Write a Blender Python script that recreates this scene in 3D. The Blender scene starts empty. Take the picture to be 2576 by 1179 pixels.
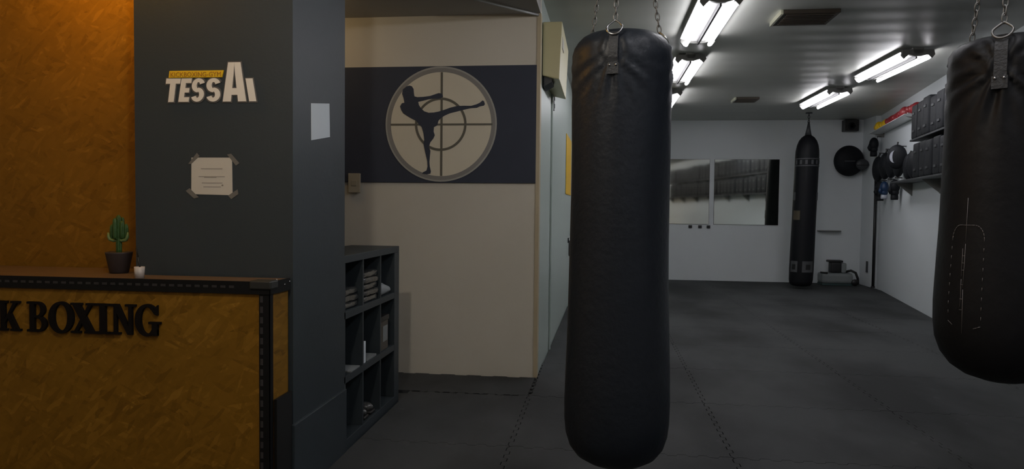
import bpy, bmesh, math, random
from mathutils import Vector, Matrix
from mathutils.geometry import tessellate_polygon
random.seed(7)
PI = math.pi
scene = bpy.context.scene
COL = scene.collection
CAMH = 1.2

# ------------------------------------------------------------------ camera
FPX, IW, IH = 1800.0, 2576, 1179
def cam_basis(yaw=7.1, pitch=-2.15, roll=0.6):
    a, b, c = (math.radians(v) for v in (yaw, pitch, roll))
    f = Vector((-math.sin(a)*math.cos(b), math.cos(a)*math.cos(b), math.sin(b)))
    r0 = Vector((math.cos(a), math.sin(a), 0)); u0 = r0.cross(f)
    r = r0*math.cos(c) + u0*math.sin(c); u = u0*math.cos(c) - r0*math.sin(c)
    return r, u, f
R_, U_, F_ = cam_basis()
cd = bpy.data.cameras.new('camera'); cam = bpy.data.objects.new('camera', cd); COL.objects.link(cam)
cam.matrix_world = Matrix(((R_.x, U_.x, -F_.x, 0), (R_.y, U_.y, -F_.y, 0), (R_.z, U_.z, -F_.z, CAMH), (0, 0, 0, 1)))
cd.sensor_width = 36; cd.lens = FPX/IW*36; cd.clip_start = 0.02
scene.camera = cam
scene.view_settings.view_transform = 'Standard'; scene.view_settings.look = 'None'
scene.view_settings.gamma = 1; scene.view_settings.exposure = 0.0

# ------------------------------------------------------------------ materials
def lin(c):
    return tuple(((v/255)/12.92 if v/255 < .04045 else (((v/255)+.055)/1.055)**2.4) for v in c)
def nmat(name):
    m = bpy.data.materials.new(name); m.use_nodes = True
    nt = m.node_tree; return m, nt, nt.nodes['Principled BSDF']
def mat(name, c, rough=.6, metal=0, noise=0.0, nscale=6.0, bump=0.0, bscale=60.0, spec=.5, stretch=(1, 1, 1), coat=0):
    m, nt, b = nmat(name)
    b.inputs['Base Color'].default_value = (*c, 1); b.inputs['Roughness'].default_value = rough
    b.inputs['Metallic'].default_value = metal; b.inputs['Specular IOR Level'].default_value = spec
    b.inputs['Coat Weight'].default_value = coat
    N = nt.nodes; L = nt.links
    tc = N.new('ShaderNodeTexCoord'); mp = N.new('ShaderNodeMapping'); mp.inputs['Scale'].default_value = stretch
    L.new(tc.outputs['Object'], mp.inputs['Vector'])
    n = N.new('ShaderNodeTexNoise'); n.inputs['Scale'].default_value = nscale; n.inputs['Detail'].default_value = 4
    L.new(mp.outputs['Vector'], n.inputs['Vector'])
    if noise:
        mx = N.new('ShaderNodeMix'); mx.data_type = 'RGBA'
        mx.inputs['A'].default_value = (*[v*(1-noise) for v in c], 1); mx.inputs['B'].default_value = (*[min(1, v*(1+noise)) for v in c], 1)
        L.new(n.outputs['Fac'], mx.inputs['Factor']); L.new(mx.outputs['Result'], b.inputs['Base Color'])
    if bump:
        n2 = N.new('ShaderNodeTexNoise'); n2.inputs['Scale'].default_value = bscale; n2.inputs['Detail'].default_value = 3
        L.new(mp.outputs['Vector'], n2.inputs['Vector'])
        bp = N.new('ShaderNodeBump'); bp.inputs['Strength'].default_value = bump; bp.inputs['Distance'].default_value = .01
        L.new(n2.outputs['Fac'], bp.inputs['Height']); L.new(bp.outputs['Normal'], b.inputs['Normal'])
    return m
def emat(name, c, s):
    m, nt, b = nmat(name)
    b.inputs['Base Color'].default_value = (.8, .8, .8, 1)
    b.inputs['Emission Color'].default_value = (*c, 1); b.inputs['Emission Strength'].default_value = s
    return m

def osb(name, gain=1.0, soft=0.0):
    """oriented strand board: overlapping pale and dark wood flakes"""
    m, nt, b = nmat(name); N = nt.nodes; L = nt.links
    tc = N.new('ShaderNodeTexCoord')
    ramp_cols = [((.20, .095, .022), (.30, .155, .038)), ((.25, .13, .03), (.40, .225, .065))]
    last = None
    for i, (rot, sc, seed) in enumerate(((0.35, 9, 0), (-0.9, 12, 3), (1.25, 10, 7), (-0.35, 14, 11), (0.8, 13, 17))):
        m0 = N.new('ShaderNodeMapping'); m0.inputs['Rotation'].default_value = (0, rot, 0)
        mp = N.new('ShaderNodeMapping'); mp.inputs['Scale'].default_value = (1.0, 1, 4.2); mp.inputs['Location'].default_value = (seed, seed, seed)
        L.new(tc.outputs['Object'], m0.inputs['Vector']); L.new(m0.outputs['Vector'], mp.inputs['Vector'])
        wn = N.new('ShaderNodeTexNoise'); wn.inputs['Scale'].default_value = 7; L.new(mp.outputs['Vector'], wn.inputs['Vector'])
        ad = N.new('ShaderNodeMixRGB'); ad.blend_type = 'ADD'; ad.inputs['Fac'].default_value = .07
        L.new(mp.outputs['Vector'], ad.inputs['Color1']); L.new(wn.outputs['Color'], ad.inputs['Color2'])
        v = N.new('ShaderNodeTexVoronoi'); v.inputs['Scale'].default_value = sc; L.new(ad.outputs['Color'], v.inputs['Vector'])
        sp = N.new('ShaderNodeSeparateColor'); L.new(v.outputs['Color'], sp.inputs['Color'])
        cr = N.new('ShaderNodeValToRGB'); e = cr.color_ramp.elements
        e[0].position = 0; e[0].color = (.100*gain, .044*gain, .002*gain, 1)
        e[1].position = 1; e[1].color = (.30*gain, .150*gain, .018*gain, 1)
        k = cr.color_ramp.elements.new(.15); k.color = (.165*gain, .079*gain, .005*gain, 1)
        k = cr.color_ramp.elements.new(.85); k.color = (.215*gain, .104*gain, .009*gain, 1)
        L.new(sp.outputs['Red'], cr.inputs['Fac'])
        if last is None: last = cr.outputs['Color']
        else:
            msk = N.new('ShaderNodeMath'); msk.operation = 'GREATER_THAN'; msk.inputs[1].default_value = .55
            L.new(sp.outputs['Green'], msk.inputs[0])
            mul = N.new('ShaderNodeMath'); mul.operation = 'MULTIPLY'; mul.inputs[1].default_value = .62; L.new(msk.outputs[0], mul.inputs[0])
            mx = N.new('ShaderNodeMixRGB'); L.new(mul.outputs[0], mx.inputs['Fac']); L.new(last, mx.inputs['Color1']); L.new(cr.outputs['Color'], mx.inputs['Color2'])
            last = mx.outputs['Color']
    if soft:
        mx = N.new('ShaderNodeMixRGB'); mx.inputs['Fac'].default_value = soft; L.new(last, mx.inputs['Color1']); mx.inputs['Color2'].default_value = (.19*gain, .092*gain, .007*gain, 1); last = mx.outputs['Color']
    # long soft colour drift + fine fibres
    n = N.new('ShaderNodeTexNoise'); n.inputs['Scale'].default_value = 2.2; L.new(tc.outputs['Object'], n.inputs['Vector'])
    hs = N.new('ShaderNodeHueSaturation'); mr = N.new('ShaderNodeMapRange'); mr.inputs['To Min'].default_value = .78; mr.inputs['To Max'].default_value = 1.2
    L.new(n.outputs['Fac'], mr.inputs['Value']); L.new(mr.outputs['Result'], hs.inputs['Value']); L.new(last, hs.inputs['Color'])
    L.new(hs.outputs['Color'], b.inputs['Base Color'])
    b.inputs['Roughness'].default_value = .6; b.inputs['Specular IOR Level'].default_value = .2
    bp = N.new('ShaderNodeBump'); bp.inputs['Strength'].default_value = .25; bp.inputs['Distance'].default_value = .004
    L.new(last, bp.inputs['Height']); L.new(bp.outputs['Normal'], b.inputs['Normal'])
    return m

def ceilmat():
    m, nt, b = nmat('ribbed_ceiling'); N = nt.nodes; L = nt.links
    tc = N.new('ShaderNodeTexCoord')
    w = N.new('ShaderNodeTexWave'); w.wave_type = 'BANDS'; w.bands_direction = 'Y'; w.inputs['Scale'].default_value = .9; w.inputs['Distortion'].default_value = 1.2; w.inputs['Detail Scale'].default_value = .6
    L.new(tc.outputs['Object'], w.inputs['Vector'])
    bp = N.new('ShaderNodeBump'); bp.inputs['Strength'].default_value = .13; bp.inputs['Distance'].default_value = .02
    L.new(w.outputs['Fac'], bp.inputs['Height']); L.new(bp.outputs['Normal'], b.inputs['Normal'])
    n = N.new('ShaderNodeTexNoise'); n.inputs['Scale'].default_value = 1.5; L.new(tc.outputs['Object'], n.inputs['Vector'])
    cr = N.new('ShaderNodeValToRGB'); cr.color_ramp.elements[0].color = (.41, .42, .385, 1); cr.color_ramp.elements[1].color = (.52, .53, .49, 1)
    L.new(n.outputs['Fac'], cr.inputs['Fac']); L.new(cr.outputs['Color'], b.inputs['Base Color'])
    b.inputs['Roughness'].default_value = .42
    return m

def matmat():
    """foam mat rubber: near-black grey with scuffs and worn dark patches of its own"""
    m, nt, b = nmat('foam_mat_rubber'); N = nt.nodes; L = nt.links
    g = N.new('ShaderNodeNewGeometry')
    mp = N.new('ShaderNodeMapping'); mp.inputs['Scale'].default_value = (1, .55, 1); L.new(g.outputs['Position'], mp.inputs['Vector'])
    n = N.new('ShaderNodeTexNoise'); n.inputs['Scale'].default_value = 1.3; n.inputs['Detail'].default_value = 6; L.new(mp.outputs['Vector'], n.inputs['Vector'])
    cr = N.new('ShaderNodeValToRGB'); e = cr.color_ramp.elements
    e[0].position = .36; e[0].color = (.024, .0255, .026, 1); e[1].position = .60; e[1].color = (.060, .063, .065, 1)
    L.new(n.outputs['Fac'], cr.inputs['Fac'])
    n2 = N.new('ShaderNodeTexNoise'); n2.inputs['Scale'].default_value = 9; n2.inputs['Detail'].default_value = 5; L.new(mp.outputs['Vector'], n2.inputs['Vector'])
    cr2 = N.new('ShaderNodeValToRGB'); cr2.color_ramp.elements[0].position = .66; cr2.color_ramp.elements[0].color = (0, 0, 0, 1); cr2.color_ramp.elements[1].position = .8; cr2.color_ramp.elements[1].color = (.025, .025, .026, 1)
    L.new(n2.outputs['Fac'], cr2.inputs['Fac'])
    ad = N.new('ShaderNodeMixRGB'); ad.blend_type = 'ADD'; ad.inputs['Fac'].default_value = 1
    L.new(cr.outputs['Color'], ad.inputs['Color1']); L.new(cr2.outputs['Color'], ad.inputs['Color2']); L.new(ad.outputs['Color'], b.inputs['Base Color'])
    b.inputs['Roughness'].default_value = .7; b.inputs['Specular IOR Level'].default_value = .2
    n3 = N.new('ShaderNodeTexNoise'); n3.inputs['Scale'].default_value = 120; L.new(g.outputs['Position'], n3.inputs['Vector'])
    bp = N.new('ShaderNodeBump'); bp.inputs['Strength'].default_value = .3; bp.inputs['Distance'].default_value = .003
    L.new(n3.outputs['Fac'], bp.inputs['Height']); L.new(bp.outputs['Normal'], b.inputs['Normal'])
    return m

M = dict(
    osb=osb('osb_board', 1.1, .2),
    osb_wall=osb('osb_wall_board', 1.05, .38),
    column=mat('blue_grey_paint', (.027, .037, .044), .5, noise=.08, nscale=2, bump=.05, bscale=80),
    cream=mat('cream_wall_paint', (.67, .63, .53), .7, noise=.05, nscale=1.2, bump=.05, bscale=50),
    white=mat('white_wall_paint', (.66, .70, .72), .45, noise=.05, nscale=1.0, bump=.06, bscale=30),
    lwall=mat('pale_green_wall_panel', (.44, .51, .47), .35, noise=.06, nscale=1.5, bump=.05, bscale=20),
    ceil=ceilmat(),
    rceil=mat('brown_grey_ceiling_paint', (.40, .39, .37), .7, noise=.08, nscale=2),
    sub=mat('floor_underlay', (.05, .051, .051), .8, noise=.2, nscale=5),
    foam=matmat(),
    navy=mat('navy_panel_paint', (.046, .054, .078), .8, noise=.1),
    muralcream=mat('mural_cream', (.76, .70, .55), .6, noise=.04),
    muralgrey=mat('mural_ring_grey', (.27, .26, .24), .6, noise=.06),
    muralline=mat('mural_line_brown', (.14, .13, .10), .6, noise=.05),
    mural_edge=mat('mural_edge_grey', (.42, .41, .37), .6, noise=.05),
    leather=mat('black_bag_leather', (.0115, .0155, .023), .46, noise=.15, nscale=5, bump=.2, bscale=45, spec=.3),
    leather2=mat('dark_bag_vinyl', (.0085, .0092, .0115), .5, noise=.15, nscale=5, bump=.15, bscale=30, spec=.2),
    strap=mat('black_webbing', (.026, .029, .035), .6, bump=.3, bscale=150),
    chrome=mat('steel_ring', (.55, .55, .56), .25, 1, noise=.1, nscale=30),
    chain=mat('dull_chain_steel', (.16, .155, .15), .45, .8, noise=.2, nscale=40),
    black=mat('black_plastic', (.012, .012, .013), .45, noise=.1, nscale=10),
    blackm=mat('black_painted_metal', (.008, .008, .0085), .6, 0, spec=.15, noise=.15, nscale=20),
    corner=mat('grey_black_corner_cap', (.018, .019, .018), .5, noise=.1, nscale=20),
    hole=mat('slot_mark_metal', (.028, .026, .028), .6, noise=.1),  # slot marks, a little lighter than the black edging
    top=mat('brown_laminate_top', (.12, .075, .042), .4, noise=.12, nscale=3, stretch=(1, 6, 1)),
    letter=mat('matt_black_letter', (.007, .005, .0045), .85, noise=.1, nscale=20, spec=.15),
    vinyl=mat('beige_white_vinyl', (.82, .76, .68), .6, noise=.05, nscale=10),
    halo=mat('grey_backing_vinyl', (.11, .10, .092), .6, noise=.05),
    yellow=mat('yellow_vinyl', (.80, .50, .012), .6, noise=.08, nscale=15),
    yeltext=mat('orange_vinyl_text', (.42, .17, .008), .6, noise=.05),
    paper=mat('white_paper', (.58, .54, .47), .8, noise=.03, nscale=8),
    paperb=mat('cool_white_paper', (.62, .68, .72), .8, noise=.03, nscale=8),
    ink=mat('grey_handwriting', (.30, .27, .24), .8, noise=.1),
    tape=mat('clear_grey_tape', (.16, .15, .135), .35, noise=.1),
    pot=mat('dark_brown_clay', (.032, .022, .021), .6, noise=.15, nscale=20),
    soil=mat('dry_soil', (.03, .02, .012), .95, noise=.4, nscale=90, bump=.6, bscale=120),
    cactus=mat('cactus_green', (.03, .085, .018), .55, noise=.3, nscale=25, bump=.3, bscale=60),
    cactus2=mat('pale_cactus_green', (.12, .19, .07), .55, noise=.3, nscale=25),
    cup=mat('white_plastic_cup', (.50, .46, .44), .4, noise=.05),
    housing=mat('lamp_housing_grey', (.16, .16, .15), .5, noise=.1),
    reflector=mat('white_enamel_reflector', (.72, .73, .72), .3, noise=.04),
    tube=emat('fluorescent_tube_glow', (.97, .95, 1.0), 21.5),
    warmglass=emat('warm_bulb_glow', (1, .62, .24), 16.0),
    brown=mat('brown_vent_grille', (.055, .043, .03), .5, noise=.15, nscale=10),
    lip=mat('bright_metal_lip', (.85, .84, .65), .15, .6, noise=.05),
    boxcream=mat('yellowed_cream_box', (.50, .46, .26), .4, noise=.05),
    yelposter=mat('yellow_poster', (.70, .42, .01), .5, noise=.08, nscale=12),
    pad=mat('black_pad_vinyl', (.010, .0115, .014), .6, spec=.2, noise=.25, nscale=8, bump=.2, bscale=40),
    padgrey=mat('charcoal_pad_vinyl', (.035, .038, .042), .5, noise=.2, nscale=8, bump=.2, bscale=40),
    red=mat('red_glove_leather', (.26, .02, .025), .4, noise=.2, nscale=20),
    yelg=mat('yellow_glove_leather', (.85, .52, .01), .4, noise=.15, nscale=20),
    blue=mat('blue_glove_leather', (.006, .028, .08), .45, noise=.2, nscale=20),
    logo=mat('silver_print', (.40, .42, .48), .4, noise=.1),
    greyprint=mat('grey_print', (.075, .078, .083), .6, noise=.2, nscale=30),
    ltgrey=mat('light_grey_plastic', (.22, .24, .245), .5, noise=.1),
    teal=mat('dark_teal_base', (.03, .06, .06), .5, noise=.1),
    plastic_bag=mat('clear_wrapped_fabric', (.06, .062, .062), .22, noise=.8, nscale=30, bump=.9, bscale=28, coat=.6),
    cloth=mat('pale_grey_cloth', (.26, .28, .29), .85, noise=.15, nscale=10, bump=.4, bscale=20),
    carton=mat('brown_grey_carton', (.085, .072, .058), .6, noise=.2, nscale=15),
    black_thing=mat('black_board', (.006, .006, .006), .5, noise=.1),
    thread=mat('pale_stitching', (.16, .15, .15), .7, noise=.2),
    tan=mat('tan_print', (.075, .06, .035), .6, noise=.2),
)
def mirror_mat():
    m, nt, b = nmat('mirror_silver'); b.inputs['Base Color'].default_value = (.80, .84, .80, 1)
    b.inputs['Metallic'].default_value = 1; b.inputs['Roughness'].default_value = .03
    n = nt.nodes.new('ShaderNodeTexNoise'); n.inputs['Scale'].default_value = 3
    mr = nt.nodes.new('ShaderNodeMapRange'); mr.inputs['To Min'].default_value = .02; mr.inputs['To Max'].default_value = .07
    nt.links.new(n.outputs['Fac'], mr.inputs['Value']); nt.links.new(mr.outputs['Result'], b.inputs['Roughness'])
    return m
M['mirror'] = mirror_mat()

# ------------------------------------------------------------------ mesh builder
class MB:
    def __init__(s): s.v = []; s.f = []; s.sm = []
    def add(s, vs, fs, smooth=False, T=None):
        o = len(s.v)
        s.v += [tuple(T @ Vector(v)) if T is not None else tuple(v) for v in vs]
        s.f += [tuple(i+o for i in f) for f in fs]; s.sm += [smooth]*len(fs); return s
    def box(s, a, b, T=None):
        x0, y0, z0 = a; x1, y1, z1 = b
        vs = [(x0, y0, z0), (x1, y0, z0), (x1, y1, z0), (x0, y1, z0), (x0, y0, z1), (x1, y0, z1), (x1, y1, z1), (x0, y1, z1)]
        return s.add(vs, [(0, 3, 2, 1), (4, 5, 6, 7), (0, 1, 5, 4), (1, 2, 6, 5), (2, 3, 7, 6), (3, 0, 4, 7)], T=T)
    def prism(s, pts, y0, y1, T=None):
        """polygon in (x, z) extruded along y"""
        n = len(pts); vs = [(p[0], y0, p[1]) for p in pts] + [(p[0], y1, p[1]) for p in pts]
        tri = tessellate_polygon([[Vector((p[0], p[1], 0)) for p in pts]])
        fs = [tuple(t) for t in tri] + [tuple(i+n for i in reversed(t)) for t in tri] + [(i, (i+1) % n, (i+1) % n+n, i+n) for i in range(n)]
        return s.add(vs, fs, T=T)
    def prismz(s, pts, z0, z1, T=None):
        n = len(pts); vs = [(p[0], p[1], z0) for p in pts] + [(p[0], p[1], z1) for p in pts]
        tri = tessellate_polygon([[Vector((p[0], p[1], 0)) for p in pts]])
        fs = [tuple(t) for t in tri] + [tuple(i+n for i in reversed(t)) for t in tri] + [(i, (i+1) % n, (i+1) % n+n, i+n) for i in range(n)]
        return s.add(vs, fs, T=T)
    def tube(s, pts, r, n=8, cap=True, T=None, rads=None):
        pts = [Vector(p) for p in pts]; vs = []; fs = []
        prev = None
        for i, p in enumerate(pts):
            d = (pts[min(i+1, len(pts)-1)] - pts[max(i-1, 0)]).normalized()
            if prev is None:
                a = Vector((0, 0, 1)) if abs(d.z) < .9 else Vector((1, 0, 0))
                u = d.cross(a).normalized()
            else: u = (prev - d*prev.dot(d)).normalized()
            prev = u; w = d.cross(u)
            rr = rads[i] if rads else r
            vs += [p + (u*math.cos(2*PI*k/n) + w*math.sin(2*PI*k/n))*rr for k in range(n)]
        for i in range(len(pts)-1):
            for k in range(n): fs.append((i*n+k, i*n+(k+1) % n, (i+1)*n+(k+1) % n, (i+1)*n+k))
        s.add(vs, fs, True, T)
        if cap:
            m = len(pts)-1
            s.add([vs[k] for k in range(n)], [tuple(reversed(range(n)))], T=T); s.add([vs[m*n+k] for k in range(n)], [tuple(range(n))], T=T)
        return s
    def loop(s, pts, r, n=6, T=None):
        """closed tube"""
        pts = [Vector(p) for p in pts]; N = len(pts); vs = []; fs = []
        c = sum(pts, Vector())/N
        nrm = (pts[0]-c).cross(pts[N//4]-c).normalized()
        for i in range(N):
            d = (pts[(i+1) % N]-pts[i-1]).normalized(); u = nrm; w = d.cross(u).normalized()
            vs += [pts[i] + (u*math.cos(2*PI*k/n) + w*math.sin(2*PI*k/n))*r for k in range(n)]
        for i in range(N):
            j = (i+1) % N
            for k in range(n): fs.append((i*n+k, i*n+(k+1) % n, j*n+(k+1) % n, j*n+k))
        return s.add(vs, fs, True, T)
    def lathe(s, prof, n=32, c=(0, 0, 0), fn=None, T=None):
        vs = []; fs = []
        for (r, z) in prof:
            for k in range(n):
                a = 2*PI*k/n; rr = r*(fn(a, z) if fn else 1)
                vs.append((c[0]+rr*math.cos(a), c[1]+rr*math.sin(a), c[2]+z))
        for i in range(len(prof)-1):
            for k in range(n): fs.append((i*n+k, i*n+(k+1) % n, (i+1)*n+(k+1) % n, (i+1)*n+k))
        fs.append(tuple(reversed(range(n)))); fs.append(tuple((len(prof)-1)*n+k for k in range(n)))
        return s.add(vs, fs, True, T)
    def ell(s, c, r, n=16, m=10, T=None, fn=None):
        vs = []; fs = []
        for i in range(m+1):
            t = PI*i/m
            for k in range(n):
                a = 2*PI*k/n; d = Vector((math.sin(t)*math.cos(a), math.sin(t)*math.sin(a), math.cos(t)))
                g = fn(d) if fn else 1
                vs.append((c[0]+r[0]*d.x*g, c[1]+r[1]*d.y*g, c[2]+r[2]*d.z*g))
        for i in range(m):
            for k in range(n): fs.append((i*n+k, (i+1)*n+k, (i+1)*n+(k+1) % n, i*n+(k+1) % n))
        return s.add(vs, fs, True, T)
    def rbox(s, a, b, r=.02, puff=0, n=5, T=None):
        """soft-cornered pad"""
        cx, cy, cz = ((a[i]+b[i])/2 for i in range(3)); hx, hy, hz = ((b[i]-a[i])/2 for i in range(3))
        N_ = 6
        vs = []; fs = []
        def P(u, v, w):
            q = Vector((u*hx, v*hy, w*hz)); i = Vector((max(-hx+r, min(hx-r, q.x)), max(-hy+r, min(hy-r, q.y)), max(-hz+r, min(hz-r, q.z))))
            d = q-i
            if d.length > 1e-9: q = i + d.normalized()*min(r, d.length)
            g = puff*(1-u*u*.9)*(1-v*v*.9)*(1-w*w*.9) if False else 0
            if abs(u) == 1: q.x += math.copysign(puff*(1-v*v)*(1-w*w), u)
            if abs(v) == 1: q.y += math.copysign(puff*(1-u*u)*(1-w*w), v)
            if abs(w) == 1: q.z += math.copysign(puff*(1-v*v)*(1-u*u), w)
            return (q.x+cx, q.y+cy, q.z+cz)
        def cl(h): k = min(.95, r/h); return [-1, -1+k*.3, -1+k, -.4, 0, .4, 1-k, 1-k*.3, 1] if k < .55 else [-1, -.75, -.4, 0, .4, .75, 1]
        gx, gy, gz = sorted(set(cl(hx))), sorted(set(cl(hy))), sorted(set(cl(hz)))
        for (g1, g2, f) in ((gy, gz, lambda p, q: (1, p, q)), (gy, gz, lambda p, q: (-1, q*0+p*-1 if False else p, q)), (gx, gz, lambda p, q: (p, 1, q)), (gx, gz, lambda p, q: (p, -1, q)), (gx, gy, lambda p, q: (p, q, 1)), (gx, gy, lambda p, q: (p, q, -1))):
            o = len(vs)
            for p in g1:
                for q in g2: vs.append(P(*f(p, q)))
            k = len(g2)
            for i in range(len(g1)-1):
                for j in range(k-1): fs.append((o+i*k+j, o+(i+1)*k+j, o+(i+1)*k+j+1, o+i*k+j+1))
        return s.add(vs, fs, True, T)
    def build(s, name, m, parent=None, bevel=0, weld=True, loc=None):
        me = bpy.data.meshes.new(name); me.from_pydata(s.v, [], s.f)
        for p, q in zip(me.polygons, s.sm): p.use_smooth = q
        bm = bmesh.new(); bm.from_mesh(me)
        if weld: bmesh.ops.remove_doubles(bm, verts=bm.verts, dist=1e-5)
        bmesh.ops.recalc_face_normals(bm, faces=bm.faces); bm.to_mesh(me); bm.free()
        me.materials.append(m)
        o = bpy.data.objects.new(name, me); COL.objects.link(o)
        if loc is not None: o.location = loc
        if parent: o.parent = parent
        if bevel:
            b = o.modifiers.new('bevel', 'BEVEL'); b.width = bevel; b.segments = 2; b.limit_method = 'ANGLE'
        return o

def thing(name, label, cat, loc=(0, 0, 0), rz=0, group=None):
    o = bpy.data.objects.new(name, None); COL.objects.link(o); o.empty_display_size = .1
    o.location = loc; o.rotation_euler = (0, 0, rz); o['label'] = label; o['category'] = cat
    if group: o['group'] = group
    return o
def tag(o, label, cat, group=None, kind=None):
    o['label'] = label; o['category'] = cat
    if group: o['group'] = group
    if kind: o['kind'] = kind
    return o
def struct(o): o['kind'] = 'structure'; return o
def dup(root, loc, rz, label, group=None):
    r = root.copy(); COL.objects.link(r); r.location = loc; r.rotation_euler = (0, 0, rz); r['label'] = label
    if group: r['group'] = group
    for ch in list(root.children):
        c = ch.copy(); COL.objects.link(c); c.parent = r
        for g in list(ch.children):
            d = g.copy(); COL.objects.link(d); d.parent = c
    return r

# ------------------------------------------------------------------ room dimensions (metres)
XC = -1.232            # plane of the blue-grey column side and of the cubby shelf
YC0, YC1 = 2.75, 3.335 # column depth
YB = 12.43             # back wall
YM = 5.02              # mural wall
ZC, ZR = 2.70, 2.552   # gym ceiling, reception ceiling
YFR = -2.6             # wall behind the camera
PHI = math.atan(.1757)
RN = Vector((-math.cos(PHI), math.sin(PHI), 0)); RT = Vector((math.sin(PHI), math.cos(PHI), 0)); RP = Vector((3.774, 8.742, 0))
def rx(y): return 3.774 + .1757*(y-8.742)
def RW(s, off, z): v = RP + RT*s + RN*off; return (v.x, v.y, z)
# local frame on the right wall: x = away from the wall, y = along it (towards the back), z up
RM = Matrix(((RN.x, RT.x, 0, RP.x), (RN.y, RT.y, 0, RP.y), (0, 0, 1, 0), (0, 0, 0, 1)))

# floor
struct(MB().box((-4.1, YFR-.1, -.12), (4.7, YB+.1, -.02)).build('floor', M['sub']))
# walls
struct(MB().box((-.6, YB, -.02), (4.7, YB+.1, ZC+.05)).build('wall_back', M['white']))
struct(MB().box((0, -11.7, -.02), (0, 4.2, 0)).build('trim_1', M['white'])) if False else None
w = MB(); a = (rx(YFR-.1), YFR-.1); b = (rx(YB+.1), YB+.1)
w.prismz([a, (a[0]+.12, a[1]), (b[0]+.12, b[1]), b], -.02, ZC+.05); struct(w.build('wall_right', M['white']))
w = MB().prismz([(-.44, YM+.08), (-.36, YB), (-.5, YB), (-.58, YM+.08)], -.02, ZC+.05); struct(w.build('wall_gym_left', M['lwall']))
struct(MB().box((-4.0, YM, -.02), (-.44, YM+.08, ZC+.05)).build('wall_mural', M['cream']))
struct(MB().box((-4.1, YFR, -.02), (-4.0, YM+.08, ZC+.05)).build('wall_left', M['cream']))
struct(MB().box((-4.1, YFR-.1, -.02), (2.2, YFR, ZC+.05)).build('wall_front', M['cream']))
struct(MB().box((-4.0, 3.0, -.02), (-1.86, 3.06, ZR)).build('wall_reception', M['osb_wall']))
# ceilings
w = MB().prismz([(-.44, YFR), (rx(YFR), YFR), (rx(YB), YB), (-.44, YB)], ZC, ZC+.1); struct(w.build('ceiling', M['ceil']))
w = MB().box((-4.0, YFR, ZR), (-.44, YM, ZR+.2)); struct(w.build('ceiling_reception', M['rceil']))
# column with base panel
struct(MB().box((-1.915, YC0, -.02), (XC, YC1, ZR)).build('wall_column', M['column']))
struct(MB().box((-1.915, YC0-.012, -.02), (XC+.012, YC1, .31)).build('baseboard_column', M['column'], bevel=.003))
# slim corner trim of the mural wall
struct(MB().box((-.462, YM-.008, 0), (-.436, YM+.09, ZR)).build('trim_1', mat('cream_corner_trim', (.50, .42, .28), .5, noise=.05)))
# pillar in the back right corner
struct(MB().box((4.25, 11.9, -.02), (4.5, YB, ZC)).build('wall_pillar', M['white']))
# panel joint strip on the gym's left wall
w = MB().prismz([(-.427, 6.02), (-.415, 6.02), (-.415, 6.07), (-.427, 6.07)], 0, ZC); struct(w.build('trim_2', M['lwall']))

# ------------------------------------------------------------------ foam floor mats with interlocking teeth
XS_ = [-1.225, -.44, .655, 1.755, 2.855, 3.955, 5.055]
YS_ = [.59 + .98*k for k in range(13)]; YS_[-1] = 12.42
def tooth(a, b, amp, sgn, n, gap):
    """wavy edge from a to b (2D), displaced to the left/right of the seam alternately"""
    a = Vector(a); b = Vector(b); d = (b-a); L = d.length; d.normalize(); nn = Vector((-d.y, d.x)); out = []
    for i in range(n):
        t0, t1 = i/n, (i+1)/n; s = amp if i % 2 == 0 else -amp
        for t in (t0+.10/n, t1-.10/n): out.append(a+d*L*t+nn*(s*sgn+gap))
    return out
def clip(poly, P, N):
    out = []
    for i in range(len(poly)):
        p, q = poly[i], poly[(i+1) % len(poly)]; dp, dq = (p-P).dot(N), (q-P).dot(N)
        if dp >= 0: out.append(p)
        if (dp >= 0) != (dq >= 0): out.append(p+(q-p)*(dp/(dp-dq)))
    return out
wp = Vector((RP.x, RP.y)) + Vector((RN.x, RN.y))*.012; wn = Vector((RN.x, RN.y))
for i in range(len(XS_)-1):
    for j in range(len(YS_)-1):
        x0, x1, y0, y1 = XS_[i], XS_[i+1], YS_[j], YS_[j+1]; G = .0022; A = .011
        nx = 21 if i else 15; ny = 19
        if rx(y1) < x0 + .02: continue
        if i == 0:
            if y0 > 5: continue
            if y1 > 5.02: y1 = 5.005; x0 = -1.9
        q = [Vector((x0+G, y0+G))]
        if j > 0: q += tooth((x0+.02, y0), (x1-.02, y0), A, 1, nx, G)
        q += [Vector((x1-G, y0+G))]
        if i < len(XS_)-2: q += tooth((x1, y0+.02), (x1, y1-.02), A, 1, ny, G)
        q += [Vector((x1-G, y1-G))]
        if j < len(YS_)-2: q += tooth((x1-.02, y1), (x0+.02, y1), A, -1 if nx % 2 else 1, nx, G)
        q += [Vector((x0+G, y1-G))]
        if i > 0: q += tooth((x0, y1-.02), (x0, y0+.02), A, -1, ny, G)
        q = clip(q, wp, wn)
        if x1 > 4.2 and y1 > 11.9:
            q = clip(q, Vector((4.24, 0)), Vector((-1, 0)))
        if i <= 1 and y0 > 4.5: q = clip(q, Vector((-.432, 5.02)) if y0 > 5 else Vector((0, 5.005)), Vector((1, -.0109)) if y0 > 5 else Vector((1, 0))) if y0 > 5 else (clip(q, Vector((0, 5.006)), Vector((0, -1))) if i == 0 else q)
        if len(q) < 3: continue
        c = Vector(((x0+x1)/2, (y0+y1)/2))
        o = MB().prismz([p-c for p in q], -.02, 0).build('floor_mat', M['foam'], loc=(c.x, c.y, 0), weld=False)
        tag(o, 'dark grey foam floor mat with jigsaw edges, laid in rows across the gym', 'floor mat', 'interlocking foam floor mats')

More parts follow.
